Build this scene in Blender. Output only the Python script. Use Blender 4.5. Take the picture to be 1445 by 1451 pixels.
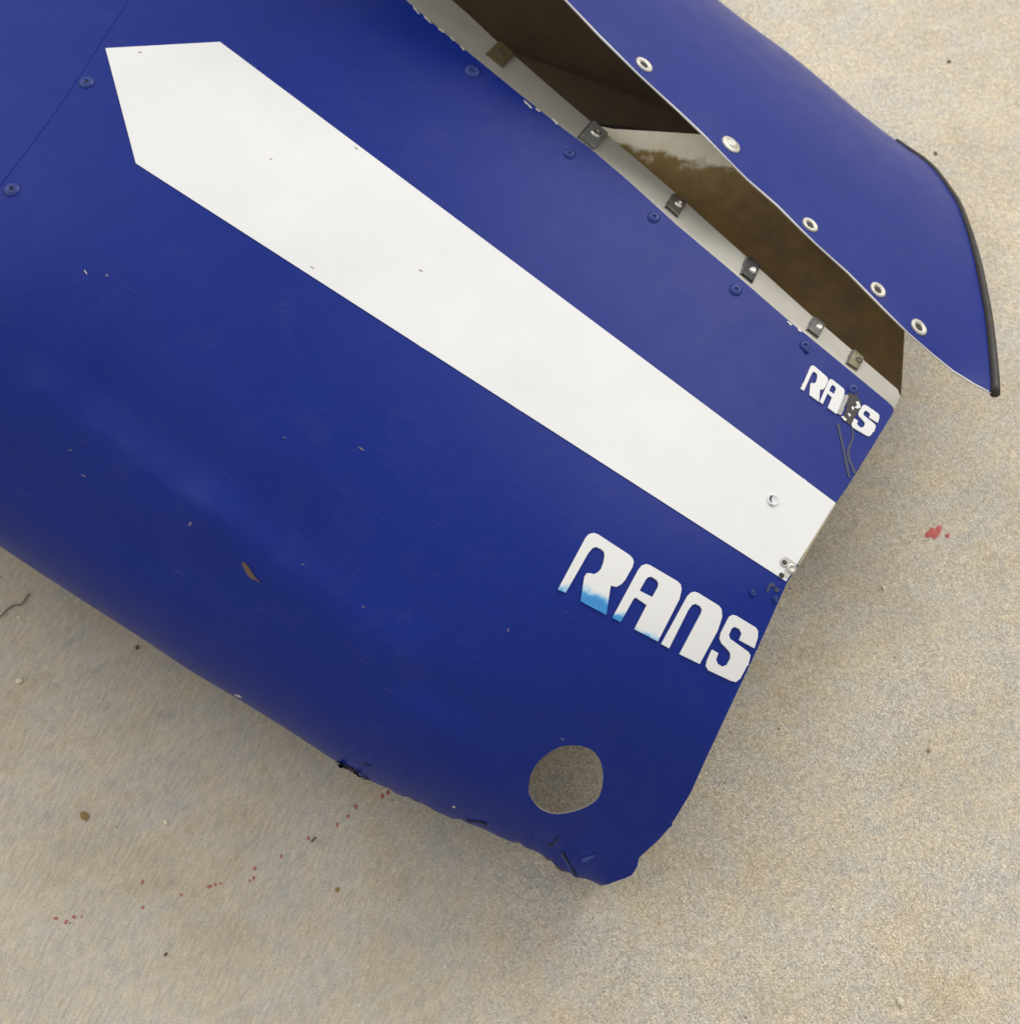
import bpy, bmesh, math, random
import numpy as np
from mathutils import Vector, Matrix
from mathutils.geometry import delaunay_2d_cdt

for _o in list(bpy.data.objects):
    bpy.data.objects.remove(_o)
SC = bpy.context.scene
COL = SC.collection
rnd = random.Random(7)

# ------------------------------------------------------------------ camera
W0, H0 = 1445.0, 1451.0                  # pixel frame the measurements were taken in
PITCH = math.radians(58)
HFOV = math.radians(34)
FWD = Vector((0, math.cos(PITCH), -math.sin(PITCH)))
AIM = Vector((0, 0, 0.17))
CAM = AIM - FWD * 1.18
cam_data = bpy.data.cameras.new('camera')
cam = bpy.data.objects.new('camera', cam_data)
COL.objects.link(cam)
cam.location = CAM
cam.rotation_euler = (math.pi / 2 - PITCH, 0, 0)
cam_data.sensor_fit = 'VERTICAL'
cam_data.sensor_width = cam_data.sensor_height = 36
cam_data.lens = 18 / (math.tan(HFOV / 2) * H0 / W0)
cam_data.clip_start = 0.02
cam_data.clip_end = 60
cam_data.dof.use_dof = True
cam_data.dof.focus_distance = 1.14
cam_data.dof.aperture_fstop = 11
SC.camera = cam

# ------------------------------------------------------------------ world, lamps, exposure
world = bpy.data.worlds.new('World')
SC.world = world
world.use_nodes = True
bg = world.node_tree.nodes['Background']
bg.inputs[0].default_value = (1.0, 0.98, 0.95, 1)
bg.inputs[1].default_value = 0.74


def area(name, loc, target, sx, sy, power, color):
    d = bpy.data.lights.new(name, 'AREA')
    d.shape = 'RECTANGLE'
    d.size, d.size_y = sx, sy
    d.energy = power
    d.color = color
    o = bpy.data.objects.new(name, d)
    COL.objects.link(o)
    o.location = loc
    o.rotation_euler = (Vector(target) - Vector(loc)).to_track_quat('-Z', 'Y').to_euler()
    return o


area('ceiling_lamp', (1.65, 2.0, 2.0), (0.05, 0, 0), 2.0, 1.6, 62, (1.0, 0.97, 0.92))
area('ceiling_lamp', (-1.9, 1.5, 2.2), (-0.1, 0, 0), 2.4, 2.0, 20, (1.0, 0.98, 0.95))

SC.view_settings.view_transform = 'Standard'
SC.view_settings.look = 'None'
SC.view_settings.exposure = -0.12
SC.view_settings.gamma = 1.0
SC.render.engine = 'CYCLES'
SC.cycles.use_denoising = True
SC.cycles.max_bounces = 8
SC.render.filter_size = 1.6

# ------------------------------------------------------------------ geometry of the view: a measured point and its height give a place
TH = math.tan(HFOV / 2)
RIGHT = Vector((1, 0, 0))
UP = RIGHT.cross(FWD)
FWDn, UPn, CAMn = np.array(FWD), np.array(UP), np.array(CAM)


def rays(px, py):
    x = (np.asarray(px, float) - W0 / 2) / (W0 / 2) * TH
    y = -(np.asarray(py, float) - H0 / 2) / (W0 / 2) * TH
    d = FWDn[None, :] + x[:, None] * np.array([1.0, 0, 0])[None, :] + y[:, None] * UPn[None, :]
    return d / np.linalg.norm(d, axis=1)[:, None]


def at_height(px, py, z):
    d = rays(px, py)
    t = (np.asarray(z) - CAMn[2]) / d[:, 2]
    return CAMn[None, :] + d * t[:, None], d


def ground(px, py, z=0.0):
    p, _ = at_height([px], [py], [z])
    return Vector(p[0])


class TPS:
    def __init__(s, pts):
        a = np.array(pts, float)
        s.c = a[:, :2] / 1000
        n = len(a)
        K = s.k(s.c, s.c) + np.eye(n) * 0.01
        P = np.hstack([np.ones((n, 1)), s.c])
        A = np.zeros((n + 3, n + 3))
        A[:n, :n] = K; A[:n, n:] = P; A[n:, :n] = P.T
        s.w = np.linalg.solve(A, np.concatenate([a[:, 2], np.zeros(3)]))

    def k(s, a, b):
        r2 = ((a[:, None, :] - b[None, :, :]) ** 2).sum(-1)
        return 0.5 * r2 * np.log(r2 + 1e-9)

    def __call__(s, px, py):
        q = np.stack([px, py], 1) / 1000
        n = len(s.c)
        return s.k(q, s.c) @ s.w[:n] + s.w[n] + q @ s.w[n + 1:]


def poly_dist(px, py, line):
    """distance to a polyline, the nearest point's parameter (0..1) along it"""
    best = np.full(len(px), 1e9)
    par = np.zeros(len(px))
    L = np.array(line, float)
    seg = np.linalg.norm(L[1:] - L[:-1], axis=1)
    cum = np.concatenate([[0], np.cumsum(seg)])
    for i in range(len(L) - 1):
        d = L[i + 1] - L[i]
        t = np.clip(((px - L[i, 0]) * d[0] + (py - L[i, 1]) * d[1]) / (d @ d), 0, 1)
        e = np.hypot(px - L[i, 0] - t * d[0], py - L[i, 1] - t * d[1])
        m = e < best
        best[m] = e[m]
        par[m] = (cum[i] + t[m] * seg[i]) / cum[-1]
    return best, par


def smooth_line(pts, step=12):
    P = [np.array(p, float) for p in pts]
    P = [2 * P[0] - P[1]] + P + [2 * P[-1] - P[-2]]
    out = []
    for i in range(1, len(P) - 2):
        n = max(1, int(np.linalg.norm(P[i + 1] - P[i]) / step))
        for k in range(n):
            t = k / n
            a, b, c, d = P[i - 1], P[i], P[i + 1], P[i + 2]
            out.append(tuple(0.5 * (2 * b + (c - a) * t + (2 * a - 5 * b + 4 * c - d) * t * t + (3 * b - a - 3 * c + d) * t ** 3)))
    out.append(tuple(P[-2]))
    return out


def densify(poly, step, closed=True):
    out = []
    n = len(poly)
    for i in range(n if closed else n - 1):
        a = np.array(poly[i], float); b = np.array(poly[(i + 1) % n], float)
        m = max(1, int(np.linalg.norm(b - a) / step))
        for k in range(m):
            out.append(tuple(a + (b - a) * k / m))
    if not closed:
        out.append(tuple(poly[-1]))
    return out


def inside(px, py, poly):
    P = np.array(poly, float)
    r = np.zeros(len(px), bool)
    x1, y1 = P[:, 0], P[:, 1]
    x2, y2 = np.roll(x1, -1), np.roll(y1, -1)
    for a, b, c, d in zip(x1, y1, x2, y2):
        if b == d:
            continue
        m = ((b > py) != (d > py)) & (px < (c - a) * (py - b) / (d - b) + a)
        r ^= m
    return r


def triangulate(outer, holes=(), step=10, extra=()):
    loops = [list(outer)] + [list(h) for h in holes]
    vs, es = [], []
    for lp in loops:
        b = len(vs)
        vs += lp
        es += [(b + i, b + (i + 1) % len(lp)) for i in range(len(lp))]
    O = np.array(outer)
    pts = []
    j = 0
    y = O[:, 1].min()
    while y < O[:, 1].max():
        x = O[:, 0].min() + (step / 2 if j % 2 else 0)
        xs = np.arange(x, O[:, 0].max(), step)
        pts += [(float(a), float(y)) for a in xs]
        y += step * 0.87; j += 1
    pts += [tuple(e) for e in extra]
    if pts:
        q = np.array(pts)
        m = inside(q[:, 0], q[:, 1], outer)
        for h in holes:
            m &= ~inside(q[:, 0], q[:, 1], h)
        for lp in loops:
            d, _ = poly_dist(q[:, 0], q[:, 1], list(lp) + [lp[0]])
            m &= d > (0.45 * step if not extra else 0.6)
        vs += [tuple(p) for p in q[m]]
    r = delaunay_2d_cdt([Vector(v) for v in vs], es, [], 0, 1e-4)
    V = np.array([tuple(v) for v in r[0]])
    F = np.array([f for f in r[2] if len(f) == 3])
    c = V[F].mean(1)
    m = inside(c[:, 0], c[:, 1], outer)
    for h in holes:
        m &= ~inside(c[:, 0], c[:, 1], h)
    return V, F[m]


# ------------------------------------------------------------------ object helpers
def empty(name, loc):
    o = bpy.data.objects.new(name, None)
    o.empty_display_size = 0.05
    COL.objects.link(o)
    o.location = loc
    return o


def tag(o, label=None, cat=None, group=None, kind=None):
    for k, v in (('label', label), ('category', cat), ('group', group), ('kind', kind)):
        if v:
            o[k] = v
    return o


BASE = {}


def world_loc(o):
    v = Vector(o.location)
    while o.parent:
        o = o.parent
        v = v + Vector(o.location)
    return v


def link(name, me, mats, parent=None, smooth=True):
    for m in (mats if isinstance(mats, (list, tuple)) else [mats]):
        me.materials.append(m)
    if smooth:
        me.polygons.foreach_set('use_smooth', [True] * len(me.polygons))
    o = bpy.data.objects.new(name, me)
    COL.objects.link(o)
    if parent:
        o.parent = parent
        o.location = -world_loc(parent)      # meshes are written in place, parents stand elsewhere
    return o


def mesh(name, verts, faces):
    me = bpy.data.meshes.new(name)
    me.from_pydata([tuple(v) for v in verts], [], [tuple(int(i) for i in f) for f in faces])
    me.update()
    return me


def orient(V3, F):
    """faces turned towards the camera side"""
    a, b, c = V3[F[:, 0]], V3[F[:, 1]], V3[F[:, 2]]
    n = np.cross(b - a, c - a)
    flip = (n * (CAMn[None, :] - a)).sum(1) < 0
    F = F.copy()
    F[flip] = F[flip][:, ::-1]
    return F


# ------------------------------------------------------------------ materials
def new_mat(name):
    m = bpy.data.materials.new(name)
    m.use_nodes = True
    nt = m.node_tree
    return m, nt, nt.nodes['Principled BSDF']


def node(nt, t, **kw):
    n = nt.nodes.new(t)
    for k, v in kw.items():
        if k == 'inputs':
            for i, x in v.items():
                n.inputs[i].default_value = x
        else:
            setattr(n, k, v)
    return n


def ramp(nt, fac, stops):
    r = nt.nodes.new('ShaderNodeValToRGB')
    el = r.color_ramp.elements
    el[0].position, el[0].color = stops[0][0], (*stops[0][1], 1)
    el[1].position, el[1].color = stops[-1][0], (*stops[-1][1], 1)
    for p, c in stops[1:-1]:
        e = el.new(p); e.color = (*c, 1)
    nt.links.new(fac, r.inputs[0])
    return r.outputs[0]


def mix(nt, fac, a, b, mode='MIX'):
    n = nt.nodes.new('ShaderNodeMix')
    n.data_type = 'RGBA'; n.blend_type = mode
    for sock, v in ((n.inputs[0], fac), (n.inputs[6], a), (n.inputs[7], b)):
        if isinstance(v, (int, float)):
            sock.default_value = v
        elif isinstance(v, tuple):
            sock.default_value = (*v, 1)
        else:
            nt.links.new(v, sock)
    return n.outputs[2]


def noise(nt, vec, scale, detail=2, rough=0.5, dist=0.0):
    n = node(nt, 'ShaderNodeTexNoise', inputs={'Scale': scale, 'Detail': detail, 'Roughness': rough, 'Distortion': dist})
    nt.links.new(vec, n.inputs['Vector'])
    return n.outputs['Fac']


def obj_vec(nt, rot=0.0, scale=(1, 1, 1)):
    tc = nt.nodes.new('ShaderNodeTexCoord')
    if rot == 0 and scale == (1, 1, 1):
        return tc.outputs['Object']
    mp = nt.nodes.new('ShaderNodeMapping')
    mp.vector_type = 'TEXTURE'
    mp.inputs['Rotation'].default_value = (0, 0, rot)
    mp.inputs['Scale'].default_value = tuple(1 / s for s in scale)
    nt.links.new(tc.outputs['Object'], mp.inputs['Vector'])
    return mp.outputs[0]


def bump(nt, bsdf, h, strength, dist, prev=None):
    b = node(nt, 'ShaderNodeBump', inputs={'Strength': strength, 'Distance': dist})
    nt.links.new(h, b.inputs['Height'])
    if prev is not None:
        nt.links.new(prev, b.inputs['Normal'])
    nt.links.new(b.outputs[0], bsdf.inputs['Normal'])
    return b.outputs[0]


def paint(name, col, rough, dirt, dirt_amt, specks):
    m, nt, b = new_mat(name)
    v = obj_vec(nt)
    big = noise(nt, v, 9, 4, 0.6)
    c = mix(nt, big, tuple(x * 0.9 for x in col), tuple(min(1, x * 1.1) for x in col))
    # rubbed dirt in soft clouds
    d = ramp(nt, noise(nt, v, 28, 6, 0.65, 0.4), [(0.52, (0, 0, 0)), (0.8, (dirt_amt,) * 3)])
    c = mix(nt, d, c, dirt)
    # tiny stuck flecks
    vo = node(nt, 'ShaderNodeTexVoronoi', inputs={'Scale': 130.0, 'Randomness': 1.0})
    nt.links.new(v, vo.inputs['Vector'])
    f = ramp(nt, vo.outputs['Distance'], [(0.035, (specks,) * 3), (0.06, (0, 0, 0))])
    sel = ramp(nt, noise(nt, v, 60, 2), [(0.56, (0, 0, 0)), (0.62, (1, 1, 1))])
    f2 = mix(nt, 1.0, f, sel, 'MULTIPLY')
    c = mix(nt, f2, c, dirt)
    # hairline scratches, mostly along the sheet
    for ang, sx, sy, lim in ((-34, 30, 1500, 0.70), (25, 45, 1300, 0.73)):
        h = ramp(nt, noise(nt, obj_vec(nt, math.radians(ang), (sx, sy, 200)), 1.0, 1, 0.5), [(lim, (0, 0, 0)), (lim + 0.06, (0.13,) * 3)])
        c = mix(nt, h, c, dirt)
    nt.links.new(c, b.inputs['Base Color'])
    r = ramp(nt, noise(nt, v, 40, 5, 0.7), [(0.3, (rough * 0.88,) * 3), (0.75, (rough * 1.15,) * 3)])
    nt.links.new(r, b.inputs['Roughness'])
    b.inputs['Specular IOR Level'].default_value = 0.21
    n1 = bump(nt, b, noise(nt, v, 500, 2), 0.06, 0.0006)
    bump(nt, b, noise(nt, v, 22, 2), 0.10, 0.0015, n1)
    return m


M = {}
M['blue'] = paint('blue_paint', (0.0035, 0.019, 0.215), 0.38, (0.16, 0.15, 0.15), 0.055, 0.5)
M['white'] = paint('white_vinyl', (0.80, 0.805, 0.805), 0.45, (0.5, 0.48, 0.44), 0.04, 0.25)


def simple(name, col, rough, metal=0.0, var=0.25, scale=120, bmp=0.1):
    m, nt, b = new_mat(name)
    v = obj_vec(nt)
    n = noise(nt, v, scale, 5, 0.65)
    c = mix(nt, n, tuple(x * (1 - var) for x in col), tuple(min(1, x * (1 + var)) for x in col))
    nt.links.new(c, b.inputs['Base Color'])
    r = ramp(nt, noise(nt, v, scale * 0.6, 4), [(0.3, (max(0.05, rough - 0.08),) * 3), (0.7, (min(1, rough + 0.1),) * 3)])
    nt.links.new(r, b.inputs['Roughness'])
    b.inputs['Metallic'].default_value = metal
    if bmp:
        bump(nt, b, n, bmp, 0.0008)
    return m


M['inner'] = simple('unpainted_inner_face', (0.13, 0.095, 0.058), 0.6, 0, 0.35, 30)
M['flange'] = simple('dull_aluminium', (0.40, 0.385, 0.34), 0.55, 0.25, 0.12, 55, 0.05)
M['edge'] = simple('bare_sheet_edge', (0.55, 0.54, 0.52), 0.45, 0.3, 0.15, 200)
M['rubber'] = simple('brown_black_rubber', (0.03, 0.024, 0.022), 0.6, 0, 0.3, 150)
M['steel'] = simple('bright_steel', (0.62, 0.60, 0.56), 0.28, 0.9, 0.18, 400)
M['washer'] = simple('dull_washer_metal', (0.55, 0.53, 0.48), 0.42, 0.7, 0.45, 650, 0.6)
M['hole'] = simple('dark_hole', (0.03, 0.025, 0.02), 0.7)  # dark brown for the small hole discs
M['rivet'] = simple('painted_rivet', (0.010, 0.032, 0.21), 0.42, 0, 0.3, 300)
M['grime'] = simple('dark_grime', (0.045, 0.04, 0.038), 0.6, 0, 0.5, 500, 0.3)
M['tear'] = simple('torn_edge', (0.010, 0.012, 0.030), 0.7, 0, 0.5, 500, 0.4)
M['tan'] = simple('worn_tan_edge', (0.38, 0.33, 0.22), 0.6, 0, 0.3, 300)
M['leaf'] = simple('dry_brown', (0.13, 0.085, 0.05), 0.7, 0, 0.3, 400)
M['twig'] = simple('grey_brown_twig', (0.20, 0.165, 0.12), 0.7, 0, 0.3, 300)
M['red_faint'] = simple('red_paint_fleck', (0.48, 0.15, 0.14), 0.5, 0, 0.35, 500)
M['red'] = simple('red_paint_drop', (0.50, 0.075, 0.07), 0.5, 0, 0.35, 500)
M['chip_pale'] = simple('pale_grit', (0.78, 0.72, 0.56), 0.6, 0, 0.15, 300)
M['chip_brown'] = simple('brown_grit', (0.30, 0.20, 0.07), 0.6, 0, 0.3, 300)
M['chip_dark'] = simple('dark_grit', (0.07, 0.055, 0.045), 0.7, 0, 0.3, 300)
for k, c in (('olive', (0.13, 0.10, 0.045)), ('grey', (0.19, 0.19, 0.18)), ('umber', (0.085, 0.075, 0.06)),
             ('black', (0.02, 0.02, 0.021)), ('slate', (0.09, 0.087, 0.08)), ('moss', (0.17, 0.155, 0.09))):
    M['clip_' + k] = simple('clip_' + k, c, 0.45, 0.2, 0.3, 250, 0.2)


def letter_mat():
    m, nt, b = new_mat('letter_vinyl')
    v = obj_vec(nt)
    at = node(nt, 'ShaderNodeAttribute', attribute_name='fade')
    n = noise(nt, v, 190, 5, 0.6, 0.6)
    mth = node(nt, 'ShaderNodeMath', operation='MULTIPLY_ADD', inputs={1: 0.9, 2: -0.45})
    nt.links.new(n, mth.inputs[0])
    ad = node(nt, 'ShaderNodeMath', operation='ADD')
    nt.links.new(at.outputs['Fac'], ad.inputs[0]); nt.links.new(mth.outputs[0], ad.inputs[1])
    c = ramp(nt, ad.outputs[0], [(0.25, (0.78, 0.78, 0.77)), (0.5, (0.52, 0.68, 0.80)), (0.78, (0.06, 0.34, 0.68)), (1.0, (0.03, 0.24, 0.6))])
    nt.links.new(c, b.inputs['Base Color'])
    b.inputs['Roughness'].default_value = 0.42
    return m


def gap_sheet_mat():
    m, nt, b = new_mat('painted_floor_light')  # floor light and shade put into the colour of an added sheet
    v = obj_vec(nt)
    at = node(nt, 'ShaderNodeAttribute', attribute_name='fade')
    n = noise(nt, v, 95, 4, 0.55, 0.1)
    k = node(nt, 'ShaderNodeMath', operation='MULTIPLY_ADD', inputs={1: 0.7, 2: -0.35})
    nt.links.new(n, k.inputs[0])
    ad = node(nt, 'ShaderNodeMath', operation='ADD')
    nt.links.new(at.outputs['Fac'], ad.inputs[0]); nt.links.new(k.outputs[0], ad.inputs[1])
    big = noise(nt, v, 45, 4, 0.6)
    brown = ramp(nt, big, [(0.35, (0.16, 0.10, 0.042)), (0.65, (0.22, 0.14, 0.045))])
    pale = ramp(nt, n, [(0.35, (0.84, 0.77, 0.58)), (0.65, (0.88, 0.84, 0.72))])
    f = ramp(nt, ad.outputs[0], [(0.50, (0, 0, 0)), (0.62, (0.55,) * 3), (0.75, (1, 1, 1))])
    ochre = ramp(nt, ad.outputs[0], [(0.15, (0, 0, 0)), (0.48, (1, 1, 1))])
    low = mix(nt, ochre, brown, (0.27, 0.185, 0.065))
    nt.links.new(mix(nt, f, low, pale), b.inputs['Base Color'])  # pale stands for lit floor, ochre to brown for floor in shade
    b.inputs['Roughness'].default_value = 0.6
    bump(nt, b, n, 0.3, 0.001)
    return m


M['painted_gap_sheet'] = gap_sheet_mat()
M['letter'] = letter_mat()
M['letter_worn'] = simple('worn_letter', (0.42, 0.41, 0.40), 0.6, 0, 0.5, 700, 0.4)


def floor_mat():
    m, nt, b = new_mat('floor_concrete')
    v = obj_vec(nt)
    L = nt.links
    # two trowel directions, swapped over the floor in large patches
    s1 = noise(nt, obj_vec(nt, math.radians(-21), (420, 75, 1)), 1.0, 3, 0.55)
    s2 = noise(nt, obj_vec(nt, math.radians(34), (620, 170, 1)), 1.0, 3, 0.6)
    sep = nt.nodes.new('ShaderNodeSeparateXYZ'); L.new(v, sep.inputs[0])
    patch = noise(nt, v, 3.5, 2)
    pm = node(nt, 'ShaderNodeMath', operation='MULTIPLY_ADD', inputs={1: 2.2}); L.new(sep.outputs[0], pm.inputs[0]); L.new(patch, pm.inputs[2])
    side = ramp(nt, pm.outputs[0], [(0.15, (0, 0, 0)), (0.75, (1, 1, 1))])
    streak = mix(nt, side, s1, s2)
    grain = noise(nt, v, 720, 2, 0.75)
    mott = noise(nt, v, 46, 6, 0.7, 0.25)
    big = noise(nt, v, 12, 4, 0.6)
    # tan film lying over grey cement
    sm = node(nt, 'ShaderNodeMath', operation='MULTIPLY_ADD', inputs={1: 0.34}); L.new(streak, sm.inputs[0])
    mm = node(nt, 'ShaderNodeMath', operation='MULTIPLY_ADD', inputs={1: 0.75, 2: -0.235}); L.new(mott, mm.inputs[0])
    L.new(mm.outputs[0], sm.inputs[2])
    bm = node(nt, 'ShaderNodeMath', operation='MULTIPLY_ADD', inputs={1: 0.50}); L.new(big, bm.inputs[0]); L.new(sm.outputs[0], bm.inputs[2])
    film = bm.outputs[0]
    c = ramp(nt, film, [(0.34, (0.53, 0.51, 0.47)), (0.50, (0.59, 0.545, 0.46)), (0.66, (0.64, 0.555, 0.42))])
    g1 = ramp(nt, grain, [(0.28, (0.44,) * 3), (0.5, (0.98,) * 3), (0.74, (1.62,) * 3)])
    g2 = ramp(nt, grain, [(0.28, (0.82,) * 3), (0.5, (1.0,) * 3), (0.74, (1.18,) * 3)])
    rough_zone = ramp(nt, noise(nt, v, 9, 3, 0.6), [(0.35, (0.3,) * 3), (0.62, (1, 1, 1))])
    c = mix(nt, 0.9, c, mix(nt, mix(nt, 1.0, side, rough_zone, 'MULTIPLY'), g2, g1), 'MULTIPLY')
    s3 = ramp(nt, streak, [(0.3, (0.80,) * 3), (0.7, (1.16,) * 3)])
    c = mix(nt, 0.7, c, s3, 'MULTIPLY')
    wide = ramp(nt, noise(nt, v, 5, 5, 0.65), [(0.3, (0.88, 0.87, 0.85)), (0.7, (1.08, 1.08, 1.08))])
    c = mix(nt, 1.0, c, wide, 'MULTIPLY')
    # single sand grains in the surface
    for sc, lo, hi in ((640.0, 0.72, 1.22), (330.0, 0.86, 1.12)):
        vg = node(nt, 'ShaderNodeTexVoronoi', inputs={'Scale': sc, 'Randomness': 1.0}); L.new(v, vg.inputs['Vector'])
        bw = nt.nodes.new('ShaderNodeRGBToBW'); L.new(vg.outputs['Color'], bw.inputs[0])
        c = mix(nt, mix(nt, side, (0.2,) * 3, (0.62,) * 3), c, mix(nt, 1.0, c, ramp(nt, bw.outputs[0], [(0.15, (lo,) * 3), (0.5, (1, 1, 1)), (0.85, (hi,) * 3)]), 'MULTIPLY'))
    # trowel arcs: pale, smeared bands
    arc = ramp(nt, noise(nt, obj_vec(nt, math.radians(-62), (90, 9, 1)), 1.0, 4, 0.6, 0.6), [(0.56, (0, 0, 0)), (0.70, (0.35,) * 3)])
    c = mix(nt, arc, c, (0.66, 0.62, 0.53))
    st = ramp(nt, noise(nt, v, 13, 5, 0.7, 0.5), [(0.54, (1, 1, 1)), (0.76, (0.80, 0.72, 0.56))])
    c = mix(nt, 0.55, c, st, 'MULTIPLY')
    # scattered dark and pale specks
    for sc, thr, col, lim in ((95, 0.04, (0.20, 0.17, 0.13), 0.64), (120, 0.05, (0.85, 0.80, 0.68), 0.62), (60, 0.04, (0.42, 0.24, 0.09), 0.60)):
        vo = node(nt, 'ShaderNodeTexVoronoi', inputs={'Scale': float(sc), 'Randomness': 1.0}); L.new(v, vo.inputs['Vector'])
        f = ramp(nt, vo.outputs['Distance'], [(thr, (0.8,) * 3), (thr * 2.2, (0, 0, 0))])
        sel = ramp(nt, noise(nt, v, sc * 0.45, 1), [(lim - 0.03, (0, 0, 0)), (lim + 0.02, (1, 1, 1))])
        c = mix(nt, mix(nt, 1.0, f, sel, 'MULTIPLY'), c, col)
    L.new(c, b.inputs['Base Color'])
    b.inputs['Roughness'].default_value = 0.72
    b.inputs['Specular IOR Level'].default_value = 0.3
    n1 = bump(nt, b, streak, 0.34, 0.0014)
    n2 = bump(nt, b, grain, 0.35, 0.0006, n1)
    bump(nt, b, mott, 0.3, 0.002, n2)
    return m


M['floor'] = floor_mat()

# ------------------------------------------------------------------ floor
fv = []
me = mesh('floor', [(-4, -4, 0), (4, -4, 0), (4, 4, 0), (-4, 4, 0)], [(0, 1, 2, 3)])
FLOOR = link('floor', me, M['floor'], smooth=False)
tag(FLOOR, kind='structure')


def blob(name, px, py, rx, ry, rot, mat, parent, n=11, z=0.0006):
    pts = []
    for i in range(n):
        a = 2 * math.pi * i / n
        k = rnd.uniform(0.62, 1.05)
        x, y = rx * k * math.cos(a), ry * k * math.sin(a)
        pts.append((px + x * math.cos(rot) - y * math.sin(rot), py + x * math.sin(rot) + y * math.cos(rot)))
    c = ground(px, py, z + 0.0002)
    vs = [c] + [ground(x, y, 0.0003) for x, y in pts]
    fs = [(0, 1 + (i + 1) % n, 1 + i) for i in range(n)]
    return link(name, mesh(name, vs, fs), mat, parent)


reds = [(1322, 755, 12, 10, 0.3), (1330, 750, 5, 7, 0.3), (1314, 758, 5, 5, 0), (1342, 759, 4, 4, 0), (542, 1128, 3.2, 4, 0), (550, 1123, 3, 3.4, 0), (504, 1143, 3, 4, 0),
        (493, 1157, 2.6, 4, 0.4), (478, 1168, 2.3, 3, 0), (437, 1188, 2.8, 4, 0), (202, 1250, 2.4, 4, 0.4), (257, 1268, 2.6, 3.6, 0.6),
        (297, 1256, 6, 3, -0.3), (305, 1253, 2.4, 3.2, 0.3), (313, 1252, 2, 2, 0), (361, 1231, 2.2, 3.4, 0.4), (359, 1244, 2.4, 3.4, 0.4),
        (354, 1248, 2, 2, 0), (399, 1213, 2, 3, 0), (79, 1301, 3.6, 2.6, 0.3), (94, 1306, 3, 4.2, 0.4), (105, 1299, 3.4, 3, 0), (116, 1299, 2, 1.6, 0), (203, 1286, 2.4, 3, 0)]
for r in reds:
    blob('paint_spot', *r, M['red'] if r[0] > 1000 else M['red_faint'], FLOOR)

# ------------------------------------------------------------------ left cowling half: its surface
SIL = [(-330, 560), (-150, 677), (0, 774), (39, 800), (116, 850), (194, 900), (271, 951), (333, 988), (403, 1031), (473, 1077), (520, 1105),
       (544, 1116), (597, 1140), (641, 1159), (690, 1178), (725, 1192), (752, 1204), (774, 1217), (789, 1227), (816, 1243), (836, 1250), (851, 1255)]
SILs = smooth_line(SIL, 9)
_j = random.Random(3)
SILs = [p if i < len(SILs) * 0.72 or i == len(SILs) - 1 else (p[0] + _j.uniform(-1.6, 1.6), p[1] + _j.uniform(-2.4, 1.6)) for i, p in enumerate(SILs)]
ZL = TPS([(-300, -300, .275), (300, -300, .285), (-300, 200, .275), (-300, 520, .215), (0, 0, .275), (575, 0, .268), (300, 300, .27), (900, 260, .23), (0, 400, .262), (0, 690, .19),
          (600, 500, .243), (300, 700, .225), (330, 930, .165), (1266, 576, .168), (1113, 825, .172), (1130, 700, .174), (700, 850, .205), (900, 700, .207), (1000, 1060, .140), (1060, 945, .158),
          (900, 950, .178), (560, 1050, .158), (800, 1105, .125), (690, 1140, .11), (905, 1210, .068), (950, 1150, .096), (850, 1245, .022), (780, 1205, .052)])


def roll_r(par):
    return np.interp(par, [0, 0.25, 0.55, 0.75, 0.88, 0.96, 1.0], [190, 180, 165, 120, 75, 40, 26])


RIDGES = [((60, 560), (300, 730), 34, 0.0034), ((300, 730), (560, 930), 42, 0.0040), ((-60, 610), (230, 800), 30, -0.0036), ((230, 770), (520, 985), 36, -0.0034), ((330, 860), (640, 1040), 30, 0.0024),
          ((150, 560), (420, 760), 50, -0.0026), ((560, 960), (720, 1030), 32, -0.0022), ((780, 560), (1060, 900), 120, -0.0014), ((640, 1090), (780, 1170), 22, 0.0018)]


def left_depth(px, py):
    px = np.asarray(px, float); py = np.asarray(py, float)
    z = ZL(px, py)
    for (a, b, w, h) in RIDGES:
        d, _ = poly_dist(px, py, [a, b])
        z = z + 1.0 * h * np.exp(-(d / w) ** 2)
    # crumple by the torn corner
    z = z + 0.004 * np.tanh((px - 793 - (py - 1205) * 0.72) / 5) * np.exp(-(((px - 795) / 30) ** 2 + ((py - 1212) / 34) ** 2)) - 0.005 * np.exp(-(((px - 800) / 26) ** 2 + ((py - 1196) / 22) ** 2)) + 0.004 * np.exp(-(((px - 832) / 22) ** 2 + ((py - 1205) / 26) ** 2))
    P, d = at_height(px, py, z)
    s, par = poly_dist(px, py, SILs)
    R = roll_r(par)
    u = np.clip(1 - s / R, 0, 1)
    push = R * 0.0005 * (1 - np.sqrt(np.clip(1 - u * u, 0, 1)))
    return P + d * push[:, None]


def normals_of(fn, px, py):
    e = 1.5
    px = np.asarray(px, float); py = np.asarray(py, float)
    a = fn(px + e, py) - fn(px - e, py)
    b = fn(px, py + e) - fn(px, py - e)
    n = np.cross(a, b)
    n /= np.linalg.norm(n, axis=1)[:, None]
    p = fn(px, py)
    f = (n * (CAMn[None, :] - p)).sum(1) < 0
    n[f] *= -1
    return n


def on(fn, px, py, off=0.0):
    p = fn(np.array([px]), np.array([py]))
    n = normals_of(fn, [px], [py])
    return Vector(p[0] + n[0] * off), Vector(n[0])


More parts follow.
